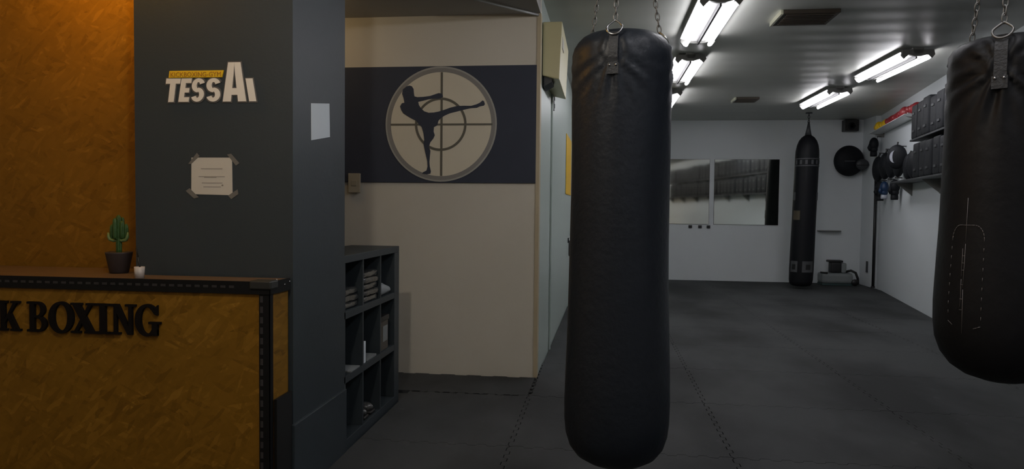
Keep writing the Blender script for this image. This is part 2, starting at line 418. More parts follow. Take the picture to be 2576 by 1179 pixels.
# ------------------------------------------------------------------ lettering helpers
def band(cx, cz, rx_o, rz_o, rx_i, rz_i, a0, a1, n=24):
    """list of quads for an elliptical band; angles in degrees, z up"""
    out = []
    for k in range(n):
        t0, t1 = (math.radians(a0+(a1-a0)*v/n) for v in (k, k+1))
        out.append([(cx+rx_o*math.cos(t0), cz+rz_o*math.sin(t0)), (cx+rx_o*math.cos(t1), cz+rz_o*math.sin(t1)), (cx+rx_i*math.cos(t1), cz+rz_i*math.sin(t1)), (cx+rx_i*math.cos(t0), cz+rz_i*math.sin(t0))])
    return out
def rect(x0, z0, x1, z1): return [(x0, z0), (x1, z0), (x1, z1), (x0, z1)]
SERIF = {   # bold roman capitals in a 1 x 1 cell
 'K': [rect(.0, 0, .42, .07), rect(0, .93, .42, 1), rect(.12, 0, .32, 1), [(.32, .38), (.70, .95), (.86, .95), (.32, .26)], [(.40, .52), (.56, .62), (.92, .05), (.66, .05)], rect(.56, 0, 1.02, .07), rect(.58, .93, .98, 1)],
 'B': [rect(0, 0, .5, .07), rect(0, .93, .5, 1), rect(.14, 0, .36, 1), rect(.3, .47, .55, .54)] + band(.5, .74, .37, .26, .16, .19, -90, 90) + band(.5, .26, .44, .27, .22, .2, -90, 90) + [rect(.36, .93, .52, 1), rect(.36, 0, .52, .07)],
 'O': band(.5, .5, .5, .53, .27, .44, 0, 360, 40),
 'X': [rect(0, 0, .40, .07), rect(.56, 0, 1.02, .07), rect(0, .93, .46, 1), rect(.62, .93, 1.0, 1), [(.08, .95), (.38, .95), (.94, .05), (.64, .05)], [(.13, .05), (.28, .05), (.87, .95), (.72, .95)]],
 'I': [rect(0, 0, 1, .07), rect(0, .93, 1, 1), rect(.29, 0, .71, 1)],
 'N': [rect(.02, 0, .42, .07), rect(0, .93, .36, 1), rect(.16, 0, .28, 1), [(.10, .99), (.36, .99), (.90, 0), (.72, 0)], rect(.76, 0, .90, 1), rect(.62, .93, 1.04, 1)],
 'G': band(.5, .5, .5, .53, .26, .44, 50, 318, 36) + [rect(.70, 0.02, .92, .42), rect(.56, .38, 1.04, .45), [(.92, 1.0), (.80, .86), (.62, .93), (.80, .70), (.92, .66)], [(.75, .0), (.92, 0), (.92, .2), (.7, .2)]],
 'C': band(.5, .5, .5, .53, .26, .44, 45, 315, 36) + [[(.92, 1.0), (.80, .86), (.80, .70), (.92, .66)]],
}
BLOCK = {   # heavy condensed capitals
 'T': [rect(0, .78, 1, 1), rect(.31, 0, .69, 1)],
 'E': [rect(0, 0, .45, 1), rect(0, 0, .95, .2), rect(0, .4, .85, .59), rect(0, .8, .95, 1)],
 'S': band(.5, .70, .5, .30, .14, .13, 20, 270, 20) + band(.5, .30, .5, .30, .14, .13, -160, 90, 20),
 'A': [[(0, 0), (.34, 0), (.465, .70), (.50, 1), (.24, 1)], [(.66, 0), (1.0, 0), (.76, 1), (.50, 1), (.535, .70)], rect(.26, .17, .74, .34)],
 'I': [rect(0, 0, 1, 1)],
}
def letter(glyph, x, z, wdt, hgt, y0, y1, name, m, parent, shear=0, taper=None, grow=0):
    b = MB(); dy = math.copysign(2.2e-5, y1-y0) if abs(y1-y0) > 1e-6 else 0
    if abs(y1-YF) < .002: y0, y1 = y1, y0; dy = -2.2e-5
    for gi, poly in enumerate(glyph):
        if grow:
            gx, gz = grow/wdt, grow/hgt
            cx = sum(p[0] for p in poly)/len(poly); cz = sum(p[1] for p in poly)/len(poly)
            poly = [(p[0]+math.copysign(gx, p[0]-cx), p[1]+math.copysign(gz, p[1]-cz)) for p in poly]
        b.prism([(x+p[0]*wdt+shear*p[1]*hgt, z+p[1]*hgt) for p in poly], y0, y1+dy*gi)
    return b.build(name, m, parent, weld=False)

# ------------------------------------------------------------------ reception counter
HC = .907; YF = 2.576
ct = thing('reception_counter', 'reception counter of orange strand board with black metal edging and raised black letters', 'counter', (-1.8, 2.7, 0))
def loc_of(o): return Vector(o.location)
def B(T, bld, name, m, parent, **k):
    """build mesh given in world coordinates under a parent with only a location"""
    o = bld.build(name, m, parent, **k); o.location = -Vector(T); return o
T = (-1.8, 2.7, 0)
x1c = -1.247
B(T, MB().box((-3.4, YF, 0), (x1c, YF+.022, HC-.03)), 'front_panel', M['osb'], ct)
B(T, MB().box((x1c-.022, YF+.022, 0), (x1c, YC0-.014, HC-.03)), 'end_panel', M['osb'], ct)
B(T, MB().box((-3.4, YF-.005, HC-.03), (x1c+.003, YC0-.014, HC)).box((-3.4, YC0-.014, HC-.03), (-1.93, 2.995, HC)), 'countertop', M['top'], ct, bevel=.002)
ed = MB().box((-3.4, YF-.010, HC-.046), (x1c+.006, YF-.0045, HC+.002)).box((x1c+.0035, YF-.010, HC-.046), (x1c+.009, YC0-.014, HC+.002))
B(T, ed, 'top_edging', M['blackm'], ct)
pe = MB().box((x1c-.040, YF-.006, 0), (x1c+.004, YF, HC-.045)).box((x1c, YF-.006, 0), (x1c+.005, YF+.018, HC-.045))
po = B(T, pe, 'corner_angle', M['blackm'], ct)
hs = MB()
for k in range(21):
    hs.box((x1c-.035, YF-.0072, .03+k*.04), (x1c-.024, YF-.0055, .03+k*.04+.024))
o = hs.build('slot_row', M['hole'], po)
hs = MB()
for k in range(30): hs.box((-2.42+k*.035, YF-.0112, HC-.024), (-2.42+k*.035+.02, YF-.0095, HC-.015))
te = hs.build('slot_row', M['hole'], [c for c in ct.children if c.name.startswith('top_edging')][0])
B(T, MB().box((x1c-.075, YF-.016, HC-.028), (x1c+.012, YF+.05, HC+.006)), 'corner_cap', M['corner'], ct, bevel=.006)
for c_, r_ in (((x1c+.0095, YF+.11, HC-.02), (.002, .004, .004)), ((x1c+.0095, YF+.155, HC-.012), (.002, .004, .004)), ((x1c-.02, YF+.10, HC+.001), (.004, .004, .002))):
    B(T, MB().ell(c_, r_, 8, 6), 'screw_head', M['chrome'], ct)
# raised serif letters KICK BOXING
def px2x(px): return (-2.382) + (px-0)*( (-1.285+2.382)/655.0 )
LZ, LH = .689, .119
for ch, a, b, dz in (('K', -148, -96, 0), ('I', -100, -70, 0), ('C', -66, -4, 0), ('K', -1, 57, 0), ('B', 75, 129, 0), ('O', 131, 195, 0), ('X', 188, 251, 0), ('I', 252, 287, 0), ('N', 288, 350, 0), ('G', 351, 412, 0)):
    xa, xb = px2x(a), px2x(b)
    o = letter(SERIF[ch], xa, LZ, xb-xa, LH, YF-.012, YF+.0005, 'letter', M['letter'], ct); o.location = -Vector(T)
# black board leaning on the end panel
bo = MB().prism([(0, 0), (.205, 0), (.205, .47), (.0, .47)], -.006, .006)
bb = bo.build('board', M['black_thing'], loc=(x1c+.012, YF+.022, -.018)); bb.rotation_euler = (0, 0, 0)
bb.data.transform(Matrix.Rotation(PI/2, 4, 'Z')); bb.data.transform(Matrix.Scale(.66, 4, (0, 1, 0)))
tag(bb, 'plain black board standing upright against the end of the strand board counter', 'board')

# ------------------------------------------------------------------ things on the counter
def cactus():
    t = thing('potted_cactus', 'small potted cactus with green upright arms in a dark tapered pot on the counter', 'plant', (-2.02, 2.79, HC+.0005))
    pot = MB().lathe([(.0, 0), (.034, 0), (.037, .004), (.052, .082), (.053, .088), (.048, .089), (.045, .078), (.0, .078)], 28); p = pot.build('pot', M['pot'], t)
    MB().lathe([(0, 0), (.045, 0), (.0451, .006), (0, .01)], 20, (0, 0, .074)).build('soil', M['soil'], t)
    def rib(a, z): return 1 + .13*math.cos(5*a)
    def stem(x, y, z0, z1, r, name='arm', m=None):
        pf = [(r*.55, 0), (r*.9, .008)] + [(r*(1+.05*math.sin(v*9)), .008+(z1-z0-.02)*v/5) for v in range(1, 5)] + [(r*.85, z1-z0-.010), (r*.45, z1-z0-.003), (.0005, z1-z0)]
        return MB().lathe(pf, 30, (x, y, z0), rib)
    stem(.001, 0, .078, .155, .011).build('stem', M['cactus'], t)
    for (x, y, z0, z1, r) in ((0, 0, .135, .245, .011), (-.018, .004, .14, .228, .010), (.017, -.003, .142, .22, .010), (-.030, -.002, .135, .205, .008), (.031, .004, .137, .208, .009), (-.008, -.014, .142, .232, .008), (.009, .012, .15, .236, .008)):
        b = stem(x, y, z0, z1, r)
        b.tube([(0, 0, .14), (x*.6, y*.6, z0+.002), (x, y, z0+.012)], r*.7, 8)
        b.build('arm', M['cactus'], t)
    for (sx, tz, ex) in ((-1, .17, -.041), (1, .172, .045)):
        MB().tube([(0, 0, .14), (sx*.02, -.006, .136), (ex*.85, -.008, .14), (ex, -.008, .152), (ex+.002*sx, -.008, tz)], .006, 8, rads=[.006, .007, .007, .0065, .003]).build('offshoot', M['cactus2'], t)
    return t
cactus()
cup = MB().lathe([(.0001, 0), (.0175, 0), (.0195, .045), (.0175, .045), (.0158, .004), (0, .004)], 24).build('small_cup', M['cup'], loc=(-1.800, 2.605, HC+.0005))
tag(cup, 'small white cup at the front edge of the counter', 'cup')
pn = thing('pen', 'thin black pen leaning out of the white cup on the counter', 'pen', (-1.800, 2.605, HC+.0055))
MB().tube([(.006, .004, .004), (-.024, .016, .112)], .0038, 8, rads=[.0028, .0038]).build('barrel', M['black'], pn)
MB().tube([(-.0205, .010, .118), (-.012, .009, .078)], .0014, 6).build('clip', M['black'], pn)

# ------------------------------------------------------------------ wall sign TESSAI
sg = thing('wall_sign', 'cut-out wall sign with pale letters reading TESSAI and a yellow strip, on the dark column', 'sign', (-1.58, YC0, 1.62))
T = (-1.58, YC0, 1.62)
def sx(px): return -1.779 + (px-416)*(.395/230.0)
def sz(py): return 1.616 + (257-py)*(.157/96.0)
yA, yB_, yC_ = YC0-.0002, YC0-.003, YC0-.006
for ch, a, b, top, sh in (('T', 414, 450, 199, .13), ('E', 451, 478, 199, .16), ('S', 482, 514, 199, .10), ('S', 521, 556, 199, .04), ('A', 563, 621, 161, 0), ('I', 629, 646, 201, -.17)):
    h = sz(top)-sz(257); x0 = sx(a); wd = sx(b)-sx(a)
    o = letter(BLOCK[ch], x0, sz(257), wd, h, yA, yB_+.0001, 'letter_backing', M['halo'], sg, sh, grow=.0045); o.location = -Vector(T)
    o = letter(BLOCK[ch], x0, sz(257), wd, h, yB_, yC_, 'letter', M['vinyl'], sg, sh); o.location = -Vector(T)
bar = MB().prism([(sx(427), sz(197)), (sx(561), sz(197)), (sx(565), sz(180)), (sx(429), sz(180))], yA, yC_)
B(T, bar, 'yellow_strip', M['yellow'], sg)
def text_mesh(txt, size, depth, name, m, parent, loc, wide=1.0):
    cu = bpy.data.curves.new(name, 'FONT'); cu.body = txt; cu.size = size; cu.extrude = depth; cu.resolution_u = 2
    tmp = bpy.data.objects.new('tmp', cu); COL.objects.link(tmp)
    dg = bpy.context.evaluated_depsgraph_get(); me = bpy.data.meshes.new_from_object(tmp.evaluated_get(dg))
    bpy.data.objects.remove(tmp); bpy.data.curves.remove(cu)
    me.transform(Matrix.Diagonal((wide, 1, 1, 1))); me.transform(Matrix.Rotation(PI/2, 4, 'X')); me.materials.clear(); me.materials.append(m)
    o = bpy.data.objects.new(name, me); COL.objects.link(o)
    if parent: o.parent = parent
    o.location = loc; return o
w_t = text_mesh('KICKBOXING-GYM', .027, .0008, 'strip_text', M['yeltext'], sg, (0, 0, 0))
wx = max(v.co.x for v in w_t.data.vertices); w_t.data.transform(Matrix.Diagonal(((sx(560)-sx(432))/wx, 1, 1, 1)))
w_t.location = Vector((sx(431), yC_-.0004, sz(195)))-Vector(T)

# taped notice on the column front
nt_ = thing('paper_notice', 'cream paper notice taped at its corners to the dark column under the TESSAI sign', 'notice', (-1.575, YC0, 1.316))
T = (-1.575, YC0, 1.316)
def nx(px): return -1.669 + (px-480)*(.189/110.0)
def nz(py): return 1.392 - (py-395)*(.152/95.0)
B(T, MB().prism([(nx(481), nz(489)), (nx(585), nz(491)), (nx(584), nz(396)), (nx(482), nz(396))], YC0+.0004, YC0-.0018), 'sheet', M['paper'], nt_)
wr = MB()
for (x0, x1, yy) in ((506, 560, 424), (500, 566, 444), (514, 545, 446), (508, 560, 460), (512, 556, 470)):
    wr.box((nx(x0), YC0-.0023, nz(yy+1.2)), (nx(x1), YC0-.0017, nz(yy-.6)))
wr.ell((nx(560), YC0-.002, nz(466)), (.004, .0006, .004), 8, 6)
B(T, wr, 'handwriting', M['ink'], nt_)
for q in (((474, 412), (496, 384), (503, 392), (482, 412)), ((572, 388), (582, 386), (603, 410), (594, 416)), ((467, 481), (477, 474), (500, 497), (488, 500)), ((574, 492), (598, 476), (600, 488), (582, 501))):
    B(T, MB().prism([(nx(a), nz(b)) for a, b in q], YC0-.0019, YC0-.0026), 'tape', M['tape'], nt_)

# paper on the column side
pp = MB().prism([(2.925, 1.49), (3.135, 1.505), (3.133, 1.700), (2.928, 1.712)], -.0005, -.0025)
pp.v = [(XC+.0005-v[1], v[0], v[2]-.0) for v in pp.v]
# place by measured corners (Y, z)
pp = MB(); qs = [(2.932, 1.478), (3.140, 1.512), (3.133, 1.662), (2.930, 1.634)]
pp.add([(XC-.0004, y, z) for y, z in qs]+[(XC+.0022, y, z) for y, z in qs], [(0, 1, 2, 3), (7, 6, 5, 4), (0, 4, 5, 1), (1, 5, 6, 2), (2, 6, 7, 3), (3, 7, 4, 0)])
tag(pp.build('paper_sheet', M['paperb']), 'blank white paper sheet stuck on the blue-grey side of the column', 'paper')

# ------------------------------------------------------------------ cubby shelf
SX0, SX1 = XC-.30, XC-.002
SY0, SY1 = 3.337, 4.286
cs = thing('cubby_shelf', 'low dark blue-grey cubby shelf of nine open boxes beside the column', 'shelf', (XC-.15, 3.8, -.02)); T = (XC-.15, 3.8, -.02)
m = M['column']
B(T, MB().box((SX0, SY0, .92), (SX1, SY1, .957)), 'top_board', m, cs, bevel=.002)
B(T, MB().box((SX0, SY0, -.02), (SX1, SY1, .045)), 'bottom_board', m, cs, bevel=.002)
for z in (.328, .645): B(T, MB().box((SX0, SY0+.002, z), (SX1-.001, SY1-.08, z+.035)), 'shelf_board', m, cs, bevel=.001)
for y in (3.622, 3.922): B(T, MB().box((SX0, y-.009, .0455), (SX1-.002, y+.009, .9195)), 'divider', m, cs)
B(T, MB().box((SX0, 4.19, .0455), (SX1, SY1, .9195)), 'end_panel', m, cs, bevel=.002)
B(T, MB().box((SX0, SY0, .0455), (SX1-.001, SY0+.018, .9195)), 'end_panel', m, cs)
B(T, MB().box((SX0-.008, SY0, .0), (SX0-.0005, SY1, .957)), 'back_panel', m, cs)
# contents
def wrapped(x, y, z, sx_, sy_, h, rot=0, seed=0):
    rnd = random.Random(seed); b = MB()
    b.rbox((-sx_/2, -sy_/2, 0), (sx_/2, sy_/2, h), r=h*.42)
    b.v = [(v[0]+rnd.uniform(-.003, .003), v[1]+rnd.uniform(-.003, .003), max(0, v[2]+rnd.uniform(-.002, .002)*(1 if v[2] > .003 else 0))) for v in b.v]
    o = b.build('wrapped_shirt', M['plastic_bag'], loc=(x, y, z)); o.rotation_euler = (0, 0, rot); return o
zz = .6805
tags = ['bottom', 'second', 'third', 'fourth', 'fifth']
for k in range(5):
    o = wrapped(XC-.115+.004*(k % 2), 3.772+.004*((k*2) % 3), zz, .20, .24, .033, random.uniform(-.05, .05), k)
    tag(o, 'clear-wrapped folded shirt, %s from the bottom of the tall stack in the top middle box' % ('first' if k == 0 else tags[k]), 'folded shirt', 'wrapped shirts in the top middle box'); zz += .0335
zz = .6805
for k in range(3):
    o = wrapped(XC-.125, 3.485, zz, .20, .22, .033, random.uniform(-.05, .05), 10+k)
    tag(o, 'clear-wrapped folded shirt, %s of the low stack in the top box by the column' % ['lowest', 'middle one', 'topmost'][k], 'folded shirt', 'wrapped shirts in the top box by the column'); zz += .0335
b = MB().rbox((-.11, -.10, .0005), (.105, .105, .06), r=.028, puff=.003); b.v = [(v[0], v[1], v[2]+.012*math.sin(v[0]*30+v[1]*25)*(v[2] > .03)) for v in b.v]
tag(b.build('folded_cloth', M['cloth'], loc=(XC-.118, 4.062, .6805)), 'pale grey folded cloth in the top box at the far end of the shelf', 'cloth')
bx = thing('carton', 'small brown-grey carton with a printed panel in the middle row, far box', 'carton', (XC-.10, 4.03, .3635))
MB().box((-.09, -.085, 0), (.085, .075, .175)).build('body', M['carton'], bx, bevel=.004)
MB().box((-.095, -.09, .17), (.09, .08, .20)).build('lid', M['black'], bx, bevel=.004)
MB().box((.0855, -.03, .05), (.0875, .055, .14)).box((.0875, -.015, .065), (.0885, .01, .125)).build('printed_panel', M['ltgrey'], bx)
tag(MB().box((-.045, -.02, 0), (.045, .02, .115)).build('paper_box', M['paperb'], loc=(XC-.055, 3.665, .3635), bevel=.002), 'narrow upright white box in the middle box of the cubby shelf', 'box')
tag(MB().box((-.10, -.075, 0), (.09, .08, .012)).build('paper_stack', M['ltgrey'], loc=(XC-.10, 3.785, .3635), bevel=.001), 'flat stack of pale papers beside the narrow white box', 'papers')
tag(MB().box((-.06, -.06, 0), (.06, .075, .008)).build('paper_stack', M['ltgrey'], loc=(XC-.065, 3.50, .3635), bevel=.001), 'thin pale leaflets in the middle row, box nearest the column', 'papers')
jr = MB().lathe([(0, 0), (.04, 0), (.042, .01), (.042, .10), (.028, .125), (.028, .145), (0, .146)], 20).build('dark_jar', M['plastic_bag'], loc=(XC-.075, 3.403, .372-.008)); tag(jr, 'dark shiny jar standing behind the thin leaflets in the shelf', 'jar')
b = MB().box((-.10, -.002, 0), (.10, .002, .27)); o = b.build('paper_folder', M['paperb'], loc=(XC-.125, 3.415, .0455)); o.rotation_euler = (-.22, 0, 0)
o.rotation_euler = (.0, 0, 0); tag(o, 'white paper folder upright in the bottom box nearest the column', 'folder')
for k, (yy, l) in enumerate(((3.72, 'nearer black shoe in the bottom middle box of the shelf'), (3.83, 'farther black shoe in the bottom middle box of the shelf'))):
    s = thing('shoe', l, 'shoe', (XC-.125, yy, .0455), group='black shoes in the bottom box')
    MB().rbox((-.11, -.038, .0), (.11, .038, .02), r=.009).build('sole', M['black'], s)
    MB().rbox((-.105, -.036, .02), (.02, .036, .085), r=.03).ell((.045, 0, .035), (.065, .035, .03)).build('upper', M['plastic_bag'], s)

# ------------------------------------------------------------------ mural panel with the kicker in the ring sight
mu = thing('mural_panel', 'dark navy wall panel with a round emblem of a high-kicking fighter in a crosshair', 'mural', (-1.15, YM, 1.375)); T = (-1.15, YM, 1.375)
B(T, MB().box((-2.2, YM-.012, 1.372), (-.462, YM-.001, 2.196)), 'panel', M['navy'], mu, bevel=.002)
CX, CZ = -1.142, 1.786
SC = .403/633.0
def mp_(p): return (CX+(p[0]-678)*SC, CZ-(p[1]-690)*SC)
def ringb(ro, ri, y0, y1):
    b = MB()
    for q in band(CX, CZ, ro, ro*1.01, ri, ri*1.01, 0, 360, 72): b.prism(q, y0, y1)
    return b
B(T, ringb(.403, .392, YM-.0125, YM-.0165), 'ring_edge', M['mural_edge'], mu, weld=True)
B(T, ringb(.392, .364, YM-.0125, YM-.0160), 'outer_ring', M['muralgrey'], mu)
b = MB().prism([(CX+.3645*math.cos(2*PI*k/72), CZ+.3645*1.01*math.sin(2*PI*k/72)) for k in range(72)], YM-.0125, YM-.0150); B(T, b, 'disc', M['muralcream'], mu)
B(T, ringb(.187, .170, YM-.0148, YM-.0172), 'inner_ring', M['muralline'], mu)
b = MB().box((CX-.002, YM-.0168, CZ-.366), (CX+.014, YM-.0149, CZ+.366)).box((CX-.366, YM-.0167, CZ-.009), (CX+.372, YM-.0149, CZ+.005)); B(T, b, 'crosshair', M['muralline'], mu)
kick = [(285, 268), (318, 258), (346, 266), (366, 296), (370, 345), (376, 378), (410, 388), (480, 385), (560, 375), (620, 355), (655, 345), (690, 352), (704, 385), (680, 402), (640, 410), (600, 406), (540, 412), (480, 427), (420, 440), (428, 475), (455, 515), (490, 545), (540, 562), (600, 560), (660, 548), (720, 530), (790, 506), (860, 490), (940, 487), (1020, 489), (1080, 473), (1120, 455), (1150, 430), (1166, 440), (1176, 470), (1165, 487), (1120, 495), (1085, 511), (1020, 514), (940, 531), (860, 551), (780, 570), (720, 596), (680, 622), (652, 652), (640, 702), (602, 722), (598, 770), (612, 812), (595, 850), (562, 890), (545, 940), (563, 985), (556, 1060), (552, 1110), (556, 1160), (570, 1215), (565, 1240), (520, 1248), (470, 1240), (478, 1226), (520, 1205), (532, 1160), (528, 1100), (513, 1040), (498, 980), (484, 910), (492, 860), (482, 790), (462, 722), (430, 692), (400, 652), (350, 628), (300, 600), (250, 568), (225, 530), (212, 490), (232, 455), (262, 448), (252, 400), (236, 350), (244, 300)]
B(T, MB().prism([mp_(p) for p in kick], YM-.0149, YM-.0180), 'fighter_silhouette', M['navy'], mu)
# beige wall switch plate under the mural's left edge
sp = thing('wall_plate', 'small beige plate on the lower left edge of the navy mural panel', 'wall plate', (-1.773, YM-.0126, 1.365))
MB().box((-.045, -.02, -.07), (.045, 0, .07)).build('plate', mat('beige_plate', (.42, .37, .27), .5, noise=.05), sp, bevel=.004)
MB().box((-.02, -.024, -.02), (.02, -.0195, .02)).build('button', mat('beige_button', (.40, .35, .25), .5, noise=.05), sp, bevel=.002)
# thin conduit on the reception ceiling
cb = MB().tube([(-.455, 5.012, ZR-.012), (-.60, 4.86, ZR-.012), (-.777, 4.66, ZR-.012), (-1.1, 4.3, ZR-.012)], .009, 8).build('ceiling_cable', mat('grey_cable_cover', (.30, .31, .30), .4, noise=.05))
tag(cb, 'thin grey cable cover running diagonally on the ceiling near the mural corner', 'cable')

# ------------------------------------------------------------------ left gym wall things
def lx(y): return -.44 + .08*(y-5.1)/(7.33)
eb = thing('wall_unit', 'boxy cream wall unit mounted high on the pale wall behind the hanging bag', 'wall unit', (lx(5.2), 5.16, 2.12))
MB().prism([(.004, .03), (.125, .0), (.142, .41), (.004, .41)], 0, .95).build('casing', M['boxcream'], eb, bevel=.006)
MB().box((.128, .12, .25), (.1395, .30, .33)).build('side_grille', M['mural_edge'], eb)
MB().prism([(.01, -.045), (.07, -.012), (.07, .018), (.01, .028)], .03, .25).build('mount_bracket', M['padgrey'], eb)
sw = thing('wall_switch', 'narrow dark switch plate on the pale wall under the cream wall unit', 'switch', (lx(6.2), 6.2, 2.04))
MB().box((0, -.035, 0), (.012, .035, .145)).build('plate', M['padgrey'], sw, bevel=.003)
MB().box((.0122, -.015, .02), (.018, .015, .055)).box((.0122, -.015, .085), (.018, .015, .12)).build('rocker', M['ltgrey'], sw)
ps = MB().prismz([(0, -.0), (.006, 0), (.006, 1.0), (0, 1.0)], 0, .68).build('poster', M['yelposter'], loc=(lx(8.1)+.002, 8.1, 1.36)); ps.rotation_euler = (0, 0, -.0109); tag(ps, 'yellow poster on the pale left wall, mostly hidden behind the hanging bag', 'poster')
hk = thing('wall_hook', 'small dark hook with a hanging loop low on the pale left wall', 'hook', (lx(8.7), 8.7, .62))
MB().box((0, -.02, .16), (.015, .02, .22)).build('plate', M['black'], hk, bevel=.003)
MB().loop([(.02, .03*math.cos(a), .09+.085*math.sin(a)) for a in [2*PI*k/20 for k in range(20)]], .008).tube([(.01, 0, .185), (.035, 0, .175)], .006).build('loop', M['black'], hk)

# ------------------------------------------------------------------ fluorescent lamps
def fixture(loc, label):
    t = thing('fluorescent_lamp', label, 'ceiling lamp', loc, 0, 'twin-tube fluorescent ceiling lamps')
    L_ = 1.27
    MB().prism([(-.05, 0), (.05, 0), (.035, -.05), (-.035, -.05)], .0, L_).build('housing', M['housing'], t)
    MB().prism([(-.15, -.028), (-.05, -.012), (-.036, -.044), (.036, -.044), (.05, -.012), (.15, -.028), (.15, -.033), (.04, -.052), (-.04, -.052), (-.15, -.033)], .025, L_-.025).build('reflector', M['reflector'], t)
    MB().box((-.007, .04, -.088), (.007, L_-.04, -.052)).build('dark_gap_strip', M['black'], t)  # black strip added so the gap between the glowing tubes looks dim
    for y0 in (0, L_-.03):
        MB().prism([(-.135, -.015), (.135, -.015), (.145, -.06), (.118, -.095), (.085, -.06), (.03, -.072), (-.03, -.072), (-.085, -.06), (-.118, -.095), (-.145, -.06)], y0, y0+.03).build('end_cap', M['housing'], t)
    for x in (-.098, .098):
        MB().tube([(x, .03, -.083), (x, L_-.03, -.083)], .0165, 12).build('tube', M['tube'], t)
    MB().tube([(-.152, .02, -.03), (-.152, L_-.02, -.03)], .0045, 6).build('edge_rail', M['housing'], t)
    return t
proto = fixture((.80, 5.12, ZC), 'twin-tube ceiling lamp nearest above the centre punching bag, largest in view')
for (x, y, l) in ((.83, 7.08, 'twin-tube ceiling lamp second in the left row, right of the centre bag'),
                  (.83, 9.12, 'twin-tube ceiling lamp farthest in the left row, partly behind the centre bag'),
                  (2.86, 7.02, 'twin-tube ceiling lamp nearer of the right row, over the padded rack'),
                  (2.84, 9.12, 'twin-tube ceiling lamp farther of the right row, toward the back wall')):
    dup(proto, (x, y, ZC), 0, l)
# lamps of the same kind above and behind the camera
for (x, y, l) in ((.80, 3.08, 'twin-tube ceiling lamp just above the centre bag, beyond the top of the view'), (.80, 1.04, 'twin-tube ceiling lamp over the right punching bag, beyond the top of the view'), (.70, -1.2, 'twin-tube ceiling lamp behind the camera')):
    dup(proto, (x, y, ZC), 0, l)

# warm downlights of the reception, plus two unseen fill lamps
def downlight(x, y, label, s, c=(1, .60, .22)):
    t = thing('downlight', label, 'ceiling lamp', (x, y, ZR), 0, 'warm reception downlights')
    MB().lathe([(.035, 0), (.055, 0), (.055, -.012), (.048, -.016), (.040, -.012), (.035, -.004)], 24).build('rim', M['reflector'], t)
    MB().ell((0, 0, -.012), (.034, .034, .022), 16, 8).build('bulb', M['warmglass'], t)
    ld = bpy.data.lights.new('warm_bulb_light', 'POINT'); ld.energy = s; ld.color = c; ld.shadow_soft_size = .05
    lo = bpy.data.objects.new('warm_bulb_light', ld); COL.objects.link(lo); lo.parent = t; lo.location = (0, 0, -.09)
    return t
downlight(-2.15, 2.66, 'warm downlight in the reception ceiling over the counter', 15, (1, .47, .03))
downlight(-2.1, 4.45, 'warm downlight in the reception ceiling behind the column', 2, (1, .70, .36))
downlight(-.75, 1.35, 'unseen soft fill lamp added in the reception ceiling toward the gym side', 30, (1, .90, .76))  # added fill for the mural wall, column and bags, not a known lamp
downlight(-2.4, -.5, 'unseen warm fill lamp added in the reception ceiling near the left wall', 13, (1, .84, .66))  # added front fill for the counter side, not a known lamp

# ceiling vents
def vent(x0, x1, y0, y1, l):
    t = thing('ceiling_vent', l, 'ceiling vent', ((x0+x1)/2, (y0+y1)/2, ZC), 0, 'brown ceiling vents')
    w, h = (x1-x0)/2, (y1-y0)/2
    MB().box((-w, -h, -.03), (w, h, 0)).build('frame', M['brown'], t, bevel=.004)
    g = MB()
    for k in range(7): g.box((-w+.03, -h+.03+k*(2*h-.06)/7, -.036), (w-.03, -h+.045+k*(2*h-.06)/7, -.0295))
    g.build('grille', M['brown'], t)
    MB().box((-w-.018, -h, -.034), (-w-.001, h, 0)).build('metal_lip', M['lip'], t)
    return t
vent(1.33, 1.74, 5.62, 5.99, 'dark brown square ceiling vent nearest the camera, with a bright metal edge')
vent(1.76, 2.06, 9.88, 10.2, 'small dark ceiling vent at the far end of the gym ceiling')

# ------------------------------------------------------------------ punching bags
def ring_pts(c, r, h, ax, up=Vector((0, 0, 1))):
    """pear-shaped ring in the plane spanned by ax and z"""
    out = []
    for k in range(28):
        a = 2*PI*k/28
        x = r*math.sin(a); z = -h*math.cos(a)
        if z > 0: x *= (1-.75*(z/h)**1.5)
        out.append(Vector(c)+Vector(ax)*x+up*z)
    return out
def chain(b, p0, p1, link=.030, r=.0020, w=.0068):
    p0, p1 = Vector(p0), Vector(p1); d = p1-p0; n = max(2, int(d.length/(link*.72))); d.normalize()
    a = Vector((1, 0, 0)) if abs(d.x) < .8 else Vector((0, 1, 0)); u = d.cross(a).normalized(); v = d.cross(u)
    for k in range(n):
        c = p0.lerp(p1, (k+.5)/n); s = u if k % 2 else v
        b.loop([c + s*(w*math.cos(t)) + d*((link/2)*math.sin(t)) for t in [2*PI*i/12 for i in range(12)]], r, 5)
